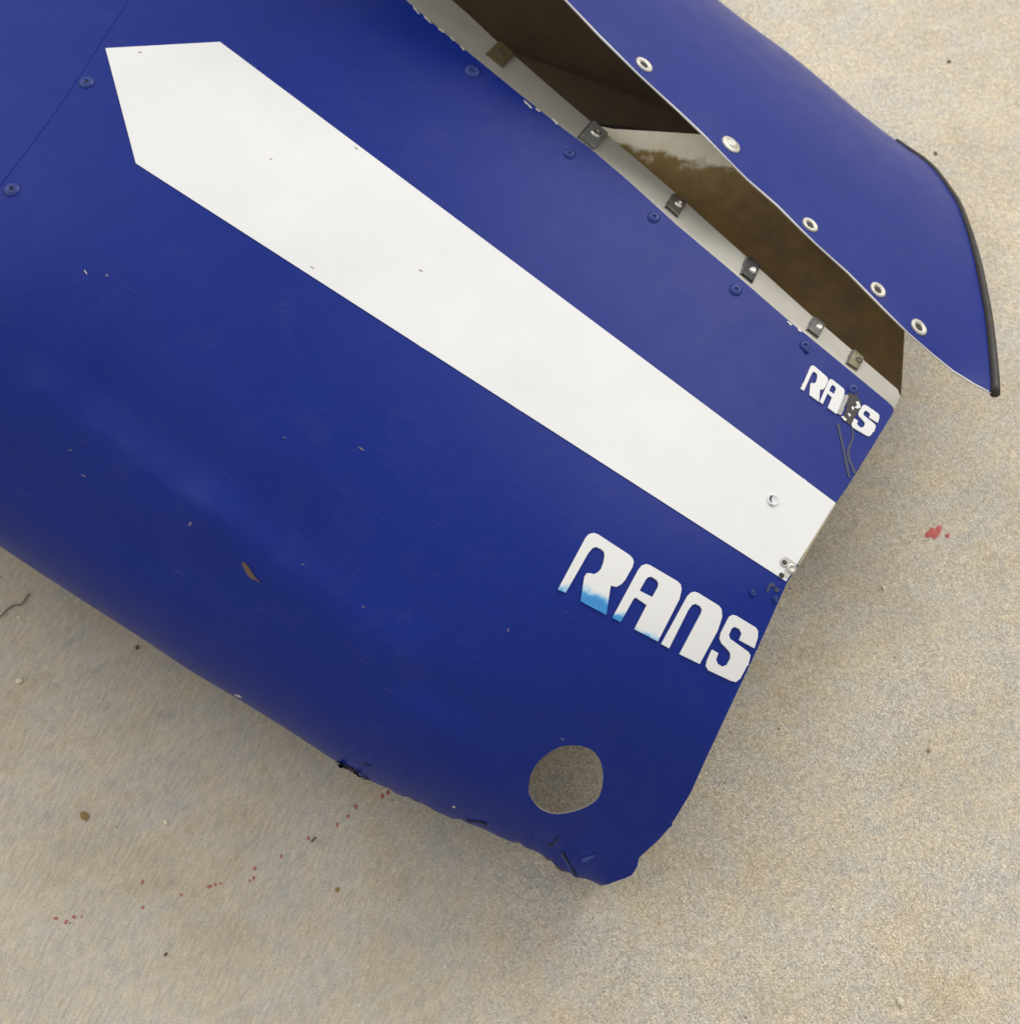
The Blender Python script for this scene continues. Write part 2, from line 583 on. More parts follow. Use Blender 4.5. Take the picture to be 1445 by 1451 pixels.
def sheet(name, fn, outer, mat, parent, off, thick, holes=(), step=10, extra=(), rim=None, fade=None, bevel=0.0, hug=True):
    """a sheet lying on the curved surface fn, thick metres thick, its outer face off metres above it"""
    V, F = triangulate(outer, holes, step, extra)
    P = fn(V[:, 0], V[:, 1])
    N = normals_of(fn, V[:, 0], V[:, 1])
    F = orient(P, F)
    P = P + N * off
    me = mesh(name, P, F)
    if fade is not None:
        at = me.attributes.new('fade', 'FLOAT', 'POINT')
        at.data.foreach_set('value', fade(V[:, 0], V[:, 1]).astype(np.float32))
    o = link(name, me, mat, parent)
    if thick:
        s = o.modifiers.new('solid', 'SOLIDIFY')
        s.thickness = thick; s.offset = -1
        if isinstance(mat, (list, tuple)):
            s.material_offset = 1
            s.material_offset_rim = rim if rim is not None else 1
    if bevel:
        bv = o.modifiers.new('bevel', 'BEVEL')
        bv.width = bevel; bv.segments = 2; bv.limit_method = 'ANGLE'; bv.angle_limit = math.radians(50)
    if thick:
        es = o.modifiers.new('crisp', 'EDGE_SPLIT')
        es.split_angle = math.radians(50)
    return o


TOP = [(420, -135), (575, 0), (629, 46), (660, 71), (732, 130), (795, 180), (837, 211), (892, 258), (959, 319), (1048, 394), (1087, 428), (1126, 462), (1142, 474), (1211, 531), (1257, 569)]
FRONT = [(1264, 576), (1266, 582), (1262, 590), (1255, 601), (1230, 642), (1200, 690), (1183, 714), (1160, 751), (1130, 801), (1114, 827), (1090, 881), (1065, 936), (1035, 1000), (1000, 1075), (979, 1122),
         (958, 1157), (952, 1166), (952, 1171), (949, 1172), (934, 1189), (920, 1202), (908, 1213), (905, 1216), (903, 1227), (899, 1234), (895, 1240), (884, 1245), (872, 1249), (862, 1253)]
LEFT_ROOT = empty('cowling_half', ground(300, 800))
tag(LEFT_ROOT, 'large blue cowling half with a broad white pointed stripe and a round hole', 'cowling', 'two cowling halves on the concrete floor')
top_s = densify(TOP, 9, False)
front_s = densify(FRONT, 6, False)
outer = [(-330, -300), (200, -300)] + top_s + front_s + SILs[::-1]
outer = densify(outer[:2], 30, False)[:-1] + outer[1:]
hole_px = []
for k in range(44):
    a = 2 * math.pi * k / 44
    hole_px.append((a, 0))
hz = [(439, 440), (437, 490), (455, 530), (490, 575), (535, 603), (590, 617), (660, 610), (735, 588), (800, 555), (838, 515), (857, 450), (860, 390), (850, 330), (828, 285), (795, 252), (745, 232),
      (690, 225), (630, 230), (580, 250), (530, 285), (480, 335), (450, 390)]
HOLE = densify(smooth_line([(640 + x * .2491, 1000 + y * .2491) for x, y in hz + hz[:1]], 4)[:-1], 4)
extra = []
Ls = np.array(densify(SILs, 7, False))
tang = np.gradient(Ls, axis=0)
tang /= np.linalg.norm(tang, axis=1)[:, None]
inn = np.stack([tang[:, 1], -tang[:, 0]], 1)        # towards the panel
for dd in (1.2, 3, 5.5, 9, 13.5, 19, 26, 34):
    extra += [tuple(p) for p in Ls + inn * dd]
V, F = triangulate(outer, [HOLE], 11, extra)
P = left_depth(V[:, 0], V[:, 1])
F = orient(P, F)
verts = [tuple(p) for p in P]
faces = [tuple(int(i) for i in f) for f in F]
# the sheet rolls on under itself below the visible rim
S = np.array(SILs)
st = np.gradient(S, axis=0); st /= np.linalg.norm(st, axis=1)[:, None]
sn = np.stack([st[:, 1], -st[:, 0]], 1)
_, par = poly_dist(S[:, 0], S[:, 1], SILs)
R = roll_r(par)
zq, _ = at_height(S[:, 0], S[:, 1], ZL(S[:, 0], S[:, 1]))
prev = None
for j, th in enumerate([0, 6, 14, 24, 36, 48]):
    t = math.radians(th)
    q = S + sn * (R * (1 - math.cos(t)) * 0.9)[:, None]
    d = rays(q[:, 0], q[:, 1])
    base = np.linalg.norm(zq - CAMn[None, :], axis=1)
    pts = CAMn[None, :] + d * (base + R * 0.0005 * (1 + math.sin(t)))[:, None]
    if j == 0:
        pts = left_depth(S[:, 0], S[:, 1])
    pts[:, 2] = np.maximum(pts[:, 2], 0.003 + 0.0004 * (6 - j))
    b = len(verts)
    verts += [tuple(p) for p in pts]
    if prev is not None:
        for i in range(len(S) - 1):
            faces.append((prev + i, b + i, b + i + 1, prev + i + 1))
    prev = b
me = mesh('shell', verts, faces)
bm = bmesh.new(); bm.from_mesh(me)
bmesh.ops.remove_doubles(bm, verts=bm.verts, dist=2e-5)
bmesh.ops.recalc_face_normals(bm, faces=bm.faces)
bm.faces.ensure_lookup_table()
bm.normal_update()
big = max(bm.faces, key=lambda f: f.calc_area())
if big.normal.dot(CAM - big.calc_center_median()) < 0:
    bmesh.ops.reverse_faces(bm, faces=bm.faces)
bm.to_mesh(me); bm.free()
SHELL = link('shell', me, [M['blue'], M['inner'], M['edge']], LEFT_ROOT)
sd = SHELL.modifiers.new('solid', 'SOLIDIFY')
sd.thickness = 0.0011; sd.offset = -1; sd.material_offset = 1; sd.material_offset_rim = 2
es = sd.id_data.modifiers.new('crisp', 'EDGE_SPLIT')
es.split_angle = math.radians(40)

# ---- the sheet overlapping it at the aft end
lap = [(-320, -280), (181, -12), (186, -4), (150, 50), (104, 122), (62, 183), (20, 238), (-20, 290), (-150, 470), (-310, 520)]
sheet('lapped_panel', left_depth, densify(lap, 12), M['blue'], LEFT_ROOT, 0.00035, 0.0003, step=16)

# ---- the stripe
stripe = [(150, 69), (312, 60), (1183, 713), (1181, 717), (1158, 753), (1128, 800), (1113, 824), (193, 232)]
STRIPE = sheet('stripe', left_depth, densify(stripe, 9), M['white'], LEFT_ROOT, 0.0006, 0.0004, step=12)
# worn rim of the stripe on the front edge
sheet('worn_rim', left_depth, densify([(1180.5, 716.5), (1184, 714), (1161, 752), (1131, 802), (1129, 800), (1157, 754)], 6), M['tan'], LEFT_ROOT, 0.0008, 0.0004, step=8)

# ---- the flange with clip nuts
FL_OUT = [(500, -140), (664, 0), (698, 34), (729, 60), (792, 116), (837, 155), (867, 180), (958, 257), (1059, 349), (1153, 435), (1211, 485), (1275, 541), (1278, 552), (1270, 572)]


def flange_fn(px, py):
    px = np.asarray(px, float); py = np.asarray(py, float)
    P = left_depth(px, py)
    d, _ = poly_dist(px, py, TOP)
    return P - np.array([0, 0, 1.0])[None, :] * (0.0024 + 0.00022 * d)[:, None]


inner_line = [(x - 14, y + 12) for x, y in TOP] + [(1255, 575)]
fl_poly = densify(FL_OUT, 10, False) + densify(inner_line[::-1], 10, False)
FLANGE = sheet('flange', flange_fn, fl_poly, M['flange'], LEFT_ROOT, 0, 0.0012, step=9)


def disc_mesh(name, rings, seg, centre, nrm, close=True):
    """a turned shape: rings of (radius, height) round nrm"""
    q = nrm.to_track_quat('Z', 'Y').to_matrix()
    vs, fs = [], []
    for (r, h) in rings:
        for k in range(seg):
            a = 2 * math.pi * k / seg
            vs.append(centre + q @ Vector((r * math.cos(a), r * math.sin(a), h)))
    for j in range(len(rings) - 1):
        for k in range(seg):
            fs.append((j * seg + k, j * seg + (k + 1) % seg, (j + 1) * seg + (k + 1) % seg, (j + 1) * seg + k))
    if close:
        fs.append(tuple((len(rings) - 1) * seg + k for k in range(seg)))
    return mesh(name, vs, fs)


clips = [([(708, 42), (728, 60), (711, 87), (690, 69)], (709, 64), 'olive', 5.0, 'hole'),
         ([(841, 157), (861, 176), (841, 208), (820, 191)], (844, 180), 'grey', 8.5, 'steel'),
         ([(957, 262), (973, 274), (960, 302), (944, 288)], (961, 281), 'umber', 6.5, 'steel'),
         ([(1062, 351), (1078, 364), (1066, 396), (1051, 384)], (1066, 376), 'black', 6.0, 'steel'),
         ([(1156, 439), (1170, 450), (1159, 474), (1145, 463)], (1160, 457), 'slate', 5.5, 'steel'),
         ([(1212, 486), (1225, 497), (1215, 520), (1201, 511)], (1217, 504), 'moss', 5.0, 'hole')]
PXM = 0.00050
for corners, c, k, r, kind in clips:
    o = sheet('clip_nut', flange_fn, densify(corners, 5), M['clip_' + k], LEFT_ROOT, 0.0022, 0.0018, step=6, bevel=0.0004)
    o['label'] = {'olive': 'olive brown clip nut with an empty thread', 'grey': 'light grey clip nut with a bright screw end', 'umber': 'dark brown clip nut', 'black': 'black clip nut',
                  'slate': 'slate grey clip nut', 'moss': 'greenish clip nut nearest the front end'}[k]
    p, n = on(flange_fn, c[0], c[1], 0.0022)
    rr = r * PXM
    if kind == 'steel':
        b = disc_mesh('screw_end', [(rr * 1.1, -.0004), (rr * 1.1, .0003), (rr * .85, .0012), (rr * .5, .0019), (rr * .42, .0013)], 18, p, n)
        link('screw_end', b, M['steel'], o)
    else:
        b = disc_mesh('thread_ring', [(rr * 1.2, -.0003), (rr * 1.15, .0006), (rr * .8, .0008), (rr * .6, -.0002)], 18, p, n)
        link('thread_ring', b, M['clip_umber'], o)
    # the raised tongue behind the clip
    e = [(corners[3][0] - 3, corners[3][1] + 1), (corners[3][0] + 2, corners[3][1] - 2), (corners[0][0] + 1, corners[0][1] - 1), (corners[0][0] - 3.5, corners[0][1] + 0)]
    sheet('clip_tongue', flange_fn, densify(e, 5), M['clip_slate'] if k != 'olive' else M['clip_moss'], o, 0.0012, 0.0009, step=30)


# ---- rivets on the panel
def rivet(px, py, r, parent, fn, ring=False):
    p, n = on(fn, px, py, 0.0)
    rr = r * PXM
    rings = [(rr * 1.0, -.0003), (rr * 1.0, .0005), (rr * .82, .0013), (rr * .5, .0018), (rr * .34, .0018), (rr * .28, .0004)]
    o = link('rivet', disc_mesh('rivet', rings, 24, p, n), M['rivet'], parent)
    link('rivet_core', disc_mesh('rivet_core', [(rr * .27, .0002), (rr * .2, .0009)], 12, p, n), M['hole'] if ring else M['rivet'], o)
    return o


for (x, y, r) in [(670, 101, 13), (807, 218, 9.5), (926, 308, 10), (1042, 411, 10), (1140, 490, 8.5), (1208, 552, 8.5)]:
    rivet(x, y, r, LEFT_ROOT, left_depth)
for (x, y, r) in [(123, 117, 12), (17, 269, 12)]:
    rivet(x, y, r, LEFT_ROOT, left_depth, True)


def patch(name, pts, mat, off=0.0008, thick=0.0003, parent=None, step=5, fn=None):
    q = densify(pts, 4)
    if name in ('tear', 'scratch'):
        q = [(x + rnd.uniform(-.7, .7), y + rnd.uniform(-.7, .7)) for x, y in densify(pts, 2.5)]
    return sheet(name, fn or left_depth, q, mat, parent or LEFT_ROOT, off, thick, step=step)


def ellipse(cx, cy, rx, ry, rot, n=14, jit=0.0):
    out = []
    for k in range(n):
        a = 2 * math.pi * k / n
        q = 1 + rnd.uniform(-jit, jit)
        x, y = rx * q * math.cos(a), ry * q * math.sin(a)
        out.append((cx + x * math.cos(rot) - y * math.sin(rot), cy + x * math.sin(rot) + y * math.cos(rot)))
    return out


# ---- lettering
def z4(pts, o=(700, 700), s=400 / 1445):
    return [(o[0] + x * s, o[1] + y * s) for x, y in pts]


R_ = [(325, 490), (465, 228), (478, 212), (492, 205), (510, 203), (530, 210), (690, 315), (705, 330), (712, 350), (706, 375), (668, 442), (650, 463), (625, 477), (595, 471), (591, 490), (572, 620), (441, 550), (460, 425), (472, 408),
      (490, 408), (510, 413), (530, 402), (545, 385), (556, 355), (563, 320), (560, 298), (543, 283), (520, 273), (502, 279), (480, 305), (365, 507)]
A_ = [(603, 635), (735, 390), (752, 369), (775, 361), (795, 367), (936, 450), (951, 465), (956, 490), (945, 540), (835, 755), (715, 693), (778, 570), (722, 531), (710, 540), (645, 657)]
A_H = [(741, 497), (772, 442), (785, 428), (802, 425), (828, 441), (838, 458), (835, 478), (806, 530)]
N_ = [(852, 768), (985, 525), (1002, 508), (1022, 502), (1042, 509), (1147, 574), (1160, 592), (1163, 630), (1140, 700), (1048, 870), (945, 820), (1056, 610), (1060, 592), (1050, 575), (1027, 564), (1010, 569), (990, 595), (892, 790)]
S_ = [(1200, 628), (1217, 620), (1236, 625), (1334, 684), (1346, 702), (1345, 735), (1327, 790), (1250, 748), (1263, 715), (1251, 692), (1226, 680), (1211, 690), (1197, 722), (1203, 742), (1296, 808), (1307, 826), (1300, 860), (1255, 945),
      (1232, 963), (1205, 955), (1092, 902), (1080, 880), (1085, 855), (1110, 797), (1143, 815), (1131, 848), (1140, 870), (1165, 885), (1187, 875), (1205, 842), (1205, 815), (1190, 795), (1160, 765), (1150, 740), (1156, 712), (1190, 645)]


def fade_fn(kind):
    def f(px, py):
        x = (px - 700) / .2768; y = (py - 700) / .2768
        if kind == 'R':
            leg = np.clip((y - 470 + (x - 470) * -0.45 + 30) / 90, 0, 1.0) * (x > 430)
            left = np.clip((y - 430) / 95, 0, 0.68) * (x <= 430)
            return leg + left
        if kind == 'A':
            q = np.clip((y - 590) / 50, 0, 1.0) * (x < 690)
            return q + np.clip((y - 655 - (x - 715) * 0.42) / 60, 0, 0.62) * (x >= 690)
        if kind == 'N':
            return np.clip((y - 800 - (x - 945) * .48) / 60, 0, 0.32) * (x > 930)
        return np.zeros(len(px))
    return f


WORD = empty('lettering', (0, 0, 0))
WORD.parent = LEFT_ROOT
WORD.location = -Vector(LEFT_ROOT.location)
WORD['label'] = 'larger white word with blue fading at the foot of its first letters'
for k, poly, hs in (('R', R_, []), ('A', A_, [A_H]), ('N', N_, []), ('S', S_, [])):
    q = densify(z4(poly), 3)
    o = sheet('letter', left_depth, q, M['letter'], WORD, 0.0012, 0.0012, holes=[densify(z4(h), 3) for h in hs], step=4, fade=fade_fn(k))
WORD2 = empty('lettering', (0, 0, 0))
WORD2.parent = LEFT_ROOT
WORD2.location = -Vector(LEFT_ROOT.location)
WORD2['label'] = 'smaller white word whose third letter is scraped away'
z8 = lambda p: z4(p, (1040, 480), 260 / 1445)
def carry(poly, src, dst):
    A = np.array([(x, y, 1) for x, y in src], float)
    K, *_ = np.linalg.lstsq(A, np.array(dst, float), rcond=None)
    return [tuple(np.array([x, y, 1.0]) @ K) for x, y in poly]


for poly, hs, src, dst in ((R_, [], [(325, 490), (478, 212), (712, 350), (572, 620)], [(523, 392), (597, 228), (735, 318), (660, 508)]),
                           (A_, [A_H], [(603, 635), (752, 369), (951, 465), (835, 755)], [(668, 494), (744, 334), (860, 398), (800, 602)]),
                           (S_, [], [(1217, 620), (1346, 702), (1232, 963), (1080, 880)], [(1016, 527), (1142, 606), (1046, 774), (924, 684)])):
    sheet('letter', left_depth, densify(z8(carry(poly, src, dst)), 2.5), M['letter'], WORD2, 0.0011, 0.0010, holes=[densify(z8(carry(h, src, dst)), 2.5) for h in hs], step=4,
          fade=lambda a, b: np.zeros(len(a)))
n_ = [(803, 588), (850, 478), (866, 448), (884, 444), (896, 458), (880, 500), (832, 604)]
o = sheet('letter', left_depth, densify(z8(n_), 2.5), M['letter_worn'], WORD2, 0.0010, 0.0009, step=4)
o['label'] = 'scraped grey remnant of the third letter'
for q in ([(952, 500), (975, 498), (992, 545), (966, 556), (940, 545), (962, 530)], [(838, 618), (852, 612), (882, 642), (868, 652)], [(888, 590), (904, 592), (914, 612), (900, 618)], [(918, 540), (934, 536), (938, 560), (924, 566)]):
    sheet('letter_remnant', left_depth, densify(z8(q), 2), M['letter'], WORD2, 0.0011, 0.0006, step=5, fade=lambda a, b: np.zeros(len(a)))
patch('scrape', z8([(878, 462), (905, 420), (900, 390), (925, 372), (965, 385), (975, 425), (960, 455), (995, 500), (990, 560), (962, 585), (915, 685), (848, 640), (872, 575), (885, 520)]), M['grime'], 0.0006)


def streak(pts, w0, w1, mat, name='stain_streak'):
    P = smooth_line(pts, 5)
    a, b = [], []
    for i, p in enumerate(P):
        q = P[min(i + 1, len(P) - 1)]; r = P[max(i - 1, 0)]
        d = np.array(q) - np.array(r); d /= np.linalg.norm(d)
        n = np.array([-d[1], d[0]])
        w = (w0 + (w1 - w0) * i / len(P)) * rnd.uniform(0.75, 1.25) / 2
        a.append(tuple(np.array(p) + n * w)); b.append(tuple(np.array(p) - n * w))
    return sheet(name, left_depth, a + b[::-1], mat, LEFT_ROOT, 0.0005, 0.0003, step=40)


M['stain'] = simple('grey_stain', (0.032, 0.038, 0.095), 0.5, 0, 0.4, 300, 0)
streak(z8([(815, 670), (832, 760), (862, 890), (885, 1010), (905, 1100)]), 3.5, 3.5, M['stain'])
streak(z8([(925, 705), (930, 780), (895, 880), (905, 960), (948, 1060)]), 3, 4, M['stain'])

M['fleck'] = simple('pale_blue_fleck', (0.12, 0.12, 0.20), 0.6, 0, 0.3, 400, 0)
# ---- marks, chips, small holes
M['scuff_blue'] = simple('scuffed_blue', (0.03, 0.07, 0.30), 0.6, 0, 0.5, 500, 0.2)
M['scuff'] = simple('scuffed_white', (0.55, 0.54, 0.52), 0.6, 0, 0.35, 500, 0.3)


def pit(px, py, r, name='small_hole', mat=None, ring=None):
    p, n = on(left_depth, px, py, 0.0013)
    o = link(name, disc_mesh(name, [(r * PXM, 0), (r * .7 * PXM, .0002)], 14, p, n), mat or M['hole'], LEFT_ROOT)
    if ring:
        link('burr', disc_mesh('burr', [(r * 1.1 * PXM, -.0002), (r * 1.5 * PXM, .0005), (r * 1.9 * PXM, -.0003)], 16, p, n, False), ring, o)


p, n = on(left_depth, 1094, 709, 0.0007)
o = link('dimple', disc_mesh('dimple', [(11 * PXM, -.0006), (9.5 * PXM, .0009), (7 * PXM, .0011), (4.6 * PXM, -.0002), (2 * PXM, -.0004)], 22, p, n), M['white'], LEFT_ROOT)
patch('dimple_mark', [(1090, 702), (1093, 704), (1091, 709), (1092, 714), (1095, 718), (1090, 717), (1087, 711)], M['stain'], 0.0016)
pit(1110, 798, 3.4, 'screw_hole', M['grime'], ring=M['edge'])
pit(1106, 816, 4.0, 'screw_hole')
p, n = on(left_depth, 1120, 806, 0.0006)
link('screw_head', disc_mesh('screw_head', [(7.5 * PXM, -.0006), (7.5 * PXM, .0008), (5.5 * PXM, .0016), (3.4 * PXM, .0016), (2.6 * PXM, .0006)], 20, p, n), M['steel'], LEFT_ROOT)
patch('scrape', [(1106, 792), (1112, 789), (1120, 794), (1127, 799), (1126, 806), (1120, 814), (1113, 822), (1110, 812), (1112, 802)], M['scuff'], 0.0008, 0.0001)
for q in ((1092, 829, 5, 3.5), (1100, 836, 4, 3), (1088, 834, 2.5, 5), (1118, 834, 2.5, 1.5)):
    patch('grime_spot', ellipse(q[0], q[1], q[2], q[3], 0.4, 9, 0.3), M['stain'], 0.0005)
for q in ((1066, 840), (1098, 849), (1143, 497)):
    pit(q[0], q[1], 2.4, 'small_hole', M['rivet'], ring=M['rivet'])
patch('brown_fleck', [(343, 797), (347, 797), (353, 803), (358, 811), (362, 817), (370, 826), (364, 822), (356, 819), (350, 812)], M['leaf'], 0.0009, 0.0006)
for q in ((152, 390, 2.4, 2, 0), (512, 636, 5, 1.4, .5), (122, 386, 4, 1, 1.0), (797, 1047, 4, 1.0, .5), (101, 638, 3.4, 1, 0), (515, 860, 3, 1, .4), (119, 674, 3.6, 1.2, .5), (338, 986, 6, 2.0, .35),
          (643, 1143, 2.2, 2, 0), (403, 620, 2.6, 1, .4), (595, 384, 2.4, 1.2, 0.3), (270, 742, 2, 3.4, .4), (430, 800, 2, 1, 0), (720, 893, 1.2, 2.6, .2), (272, 938, 2, 1, 0)):
    patch('fleck', ellipse(*q, 9, 0.25), M['fleck'] if rnd.random() < .7 else M['letter_worn'], 0.0003, 0.0002, step=30)
for q in ((596, 384, 2.6, 1.2, .5), (199, 75, 2.4, 1.0, 0), (384, 226, 2, 0.8, 0.2), (443, 380, 3.5, 0.8, .6), (505, 211, 3, 1.0, .6)):
    patch('dark_fleck', ellipse(*q, 9, 0.3), M['tan'], 0.0008, 0.0002, step=30)
# lifted and torn paint along the flange edge
for (x, y, l) in ((590, 15, 16), (606, 28, 18), (625, 43, 12), (641, 55, 10), (655, 68, 10), (748, 148, 18), (762, 156, 9), (786, 172, 14), (1118, 458, 9), (1132, 468, 7)):
    a = math.radians(40 + rnd.uniform(-6, 10))
    dx, dy = math.cos(a), math.sin(a)
    q = []
    for t, w in ((-.5, 0), (-.25, 3.2), (.05, 2.2), (.28, 3.6), (.5, 0)):
        q.append((x + dx * l * t - dy * w * rnd.uniform(.3, .8), y + dy * l * t + dx * w * rnd.uniform(.3, .8)))
    for t, w in ((.3, -.5), (0, -.8), (-.3, -.5)):
        q.append((x + dx * l * t - dy * w, y + dy * l * t + dx * w))
    sheet('paint_chip', left_depth, q, M['edge'], LEFT_ROOT, 0.0005, 0.0003, step=40)

# ---- torn places on the lower rim and corner
z5 = lambda p: [(640 + x * .2491, 1000 + y * .2491) for x, y in p]
z3 = lambda p: [(420 + x * .2215, 1020 + y * .2215) for x, y in p]
patch('tear', z5([(78, 626), (92, 646), (102, 654), (130, 652), (165, 655), (188, 664), (206, 672), (192, 679), (180, 672), (160, 661), (128, 660), (97, 660), (86, 645)]), M['tear'], 0.0007)
patch('tear', z5([(552, 785), (575, 779), (600, 752), (616, 724), (606, 750), (584, 782), (570, 794), (556, 795)]), M['tear'], 0.0006)
patch('tear', z5([(628, 836), (640, 832), (652, 862), (682, 916), (704, 948), (716, 967), (708, 966), (688, 936), (658, 884), (640, 856)]), M['tear'], 0.0006)
patch('tear', z3([(255, 262), (300, 280), (360, 305), (420, 355), (455, 385), (470, 392), (440, 390), (400, 372), (350, 336), (300, 312)]), M['tear'], 0.0009)
patch('tear', z3([(262, 285), (300, 297), (295, 316), (278, 318), (270, 305)]), M['tear'], 0.001)
patch('scratch', z3([(430, 273), (440, 275), (482, 295), (470, 296), (436, 284)]), M['tear'], 0.0005)

for pts in ([(622, 848), (632, 842), (650, 878), (682, 926), (698, 952), (690, 946), (664, 912)], [(604, 818), (614, 824), (622, 832), (612, 830)], [(735, 880), (752, 862), (800, 850), (822, 842), (806, 858), (770, 880), (748, 892)]):
    patch('scuffed_paint', z5(pts), M['scuff_blue'], 0.0004, 0.0002)

# ------------------------------------------------------------------ right cowling half
GAP = [(470, -340), (640, -168), (801, 0), (848, 50), (903, 104), (959, 156), (998, 193), (1059, 255), (1101, 292), (1131, 322), (1156, 346), (1200, 386), (1250, 437), (1286, 472), (1320, 502), (1349, 526), (1380, 545), (1400, 555)]
EDGE = [(1404, 556), (1403, 530), (1397.5, 470), (1390.5, 426), (1377.5, 360), (1360, 301), (1346, 273.2), (1323.5, 242), (1303.7, 224), (1286, 212), (1272, 201)]
RS = [(620, -326), (760, -210), (900, -95), (1045, 22), (1128, 84), (1222, 163), (1280, 212)]
RSX = smooth_line(RS[:-1] + [(1272, 201), (1305, 222), (1345, 251), (1480, 362)], 14)
def ZR(px, py):
    return 0.352 - 0.00018 * (px - 801) - 0.00014 * py


RR, RM = 420.0, 0.235


def right_depth(px, py):
    px = np.asarray(px, float); py = np.asarray(py, float)
    P, d = at_height(px, py, ZR(px, py))
    s, _ = poly_dist(px, py, RSX)
    u = np.clip(1 - s / RR, 0, 1)
    push = RM * (1 - np.sqrt(np.clip(1 - u * u, 0, 1)))
    # the sheet edge waves a little between its fasteners
    g, par = poly_dist(px, py, GAP)
    push = push + 0.0016 * np.exp(-(g / 26) ** 2) * np.sin(par * 47 + 0.6)
    return P + d * push[:, None]


RIGHT_ROOT = empty('cowling_half', ground(1200, 260))
tag(RIGHT_ROOT, 'smaller plain blue cowling half with silver washers along its rim and a black rubber edge', 'cowling', 'two cowling halves on the concrete floor')
gap_s = densify(GAP, 9, False)
edge_s = densify(smooth_line(EDGE, 6), 6, False)
_k = min(range(len(RSX)), key=lambda i: abs(RSX[i][0] - 1272) + abs(RSX[i][1] - 201))
rs_s = [tuple(p) for p in RSX[:_k + 1]]
outer = gap_s + edge_s[:-1] + rs_s[::-1]
extra = []
Ls = np.array(densify(rs_s, 7, False))
tg = np.gradient(Ls, axis=0); tg /= np.linalg.norm(tg, axis=1)[:, None]
inn = np.stack([-tg[:, 1], tg[:, 0]], 1)
for dd in (1.2, 3, 5.5, 9, 13.5, 19, 26, 34):
    extra += [tuple(p) for p in Ls + inn * dd]
V, F = triangulate(outer, [], 11, extra)
P = right_depth(V[:, 0], V[:, 1])
F = orient(P, F)
verts = [tuple(p) for p in P]
faces = [tuple(int(i) for i in f) for f in F]
# the far side: round below the rim and back along the floor as the lower lip
S = np.array(rs_s)
base = right_depth(S[:, 0], S[:, 1])
LIP_Z = 0.006
prev = None
rows = []
nrow = 30
p0 = Vector(base[-1]); p0.z = 0
p1, p2 = ground(1130, 186), ground(480, 162)
for j in range(nrow):
    if j <= 8:
        a = j / 8 * math.pi / 2
        drop, t = math.sin(a), 0.10 * (1 - math.cos(a))
    else:
        drop, t = 1.0, 0.10 + 0.90 * (j - 8) / (nrow - 9)
    w = (p0 * (1 - t) ** 2 + p1 * (2 * t * (1 - t)) + p2 * t * t) - p0
    pts = [(p[0] + w.x, p[1] + w.y, p[2] - (p[2] - LIP_Z) * drop) for p in base]
    b = len(verts)
    verts += pts
    rows.append(pts)
    if prev is not None:
        for i in range(len(S) - 1):
            faces.append((prev + i, prev + i + 1, b + i + 1, b + i))
    prev = b
me = mesh('shell', verts, faces)
bm = bmesh.new(); bm.from_mesh(me)
bmesh.ops.remove_doubles(bm, verts=bm.verts, dist=2e-5)
bmesh.ops.recalc_face_normals(bm, faces=bm.faces)
bm.faces.ensure_lookup_table(); bm.normal_update()
fl = min(bm.faces, key=lambda f: (f.calc_center_median() - Vector(right_depth(np.array([1150.]), np.array([230.]))[0])).length)
if fl.normal.dot(CAM - fl.calc_center_median()) < 0:
    bmesh.ops.reverse_faces(bm, faces=bm.faces)
bm.to_mesh(me); bm.free()
SH2 = link('shell', me, [M['blue'], M['inner'], M['edge']], RIGHT_ROOT)
sd = SH2.modifiers.new('solid', 'SOLIDIFY')
sd.thickness = 0.0010; sd.offset = -1; sd.material_offset = 1; sd.material_offset_rim = 2
es = sd.id_data.modifiers.new('crisp', 'EDGE_SPLIT')
es.split_angle = math.radians(40)

# ---- sheet added in the gap, its colour painting lit and shaded floor
ZLN = TPS([(850, 178, .217), (1010, 192, .220), (1040, 235, .210), (1150, 400, .125), (1278, 500, .07), (1278, 570, .06), (1050, 480, .06), (1290, 400, .10), (900, 300, .17)])


def gap_sheet_depth(px, py):
    z = ZLN(np.asarray(px, float), np.asarray(py, float))
    return at_height(px, py, z)[0]


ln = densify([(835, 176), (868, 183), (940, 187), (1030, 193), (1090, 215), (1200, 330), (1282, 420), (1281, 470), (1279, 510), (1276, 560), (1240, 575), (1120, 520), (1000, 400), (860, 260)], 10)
GAP_SHEET = sheet('painted_gap_sheet', gap_sheet_depth, ln, M['painted_gap_sheet'], RIGHT_ROOT, 0, 0.002, step=12,
              fade=lambda x, y: np.where(211 + 0.21 * (x - 900) > y, 0.5 + 0.5 * np.clip((211 + 0.21 * (x - 900) - y) / 9, 0, 1), 0.5 * np.clip(1 + (211 + 0.21 * (x - 900) - y) / 95, 0, 1)))  # painted light: bright floor strip on top, shade deepening below
GAP_SHEET['label'] = 'added brown sheet painted with a lit floor strip and floor shade'

# the bare rim of the sheet along the gap
gl = np.array(densify(GAP, 6, False))
gt = np.gradient(gl, axis=0); gt /= np.linalg.norm(gt, axis=1)[:, None]
gn = np.stack([gt[:, 1], -gt[:, 0]], 1)
rim_poly = [tuple(p) for p in gl + gn * -0.3] + [tuple(p) for p in (gl + gn * (1.1 + 0.4 * np.sin(np.arange(len(gl)) * .23))[:, None])[::-1]]
sheet('bare_rim', right_depth, rim_poly, M['edge'], RIGHT_ROOT, 0.0002, 0.0009, step=60)


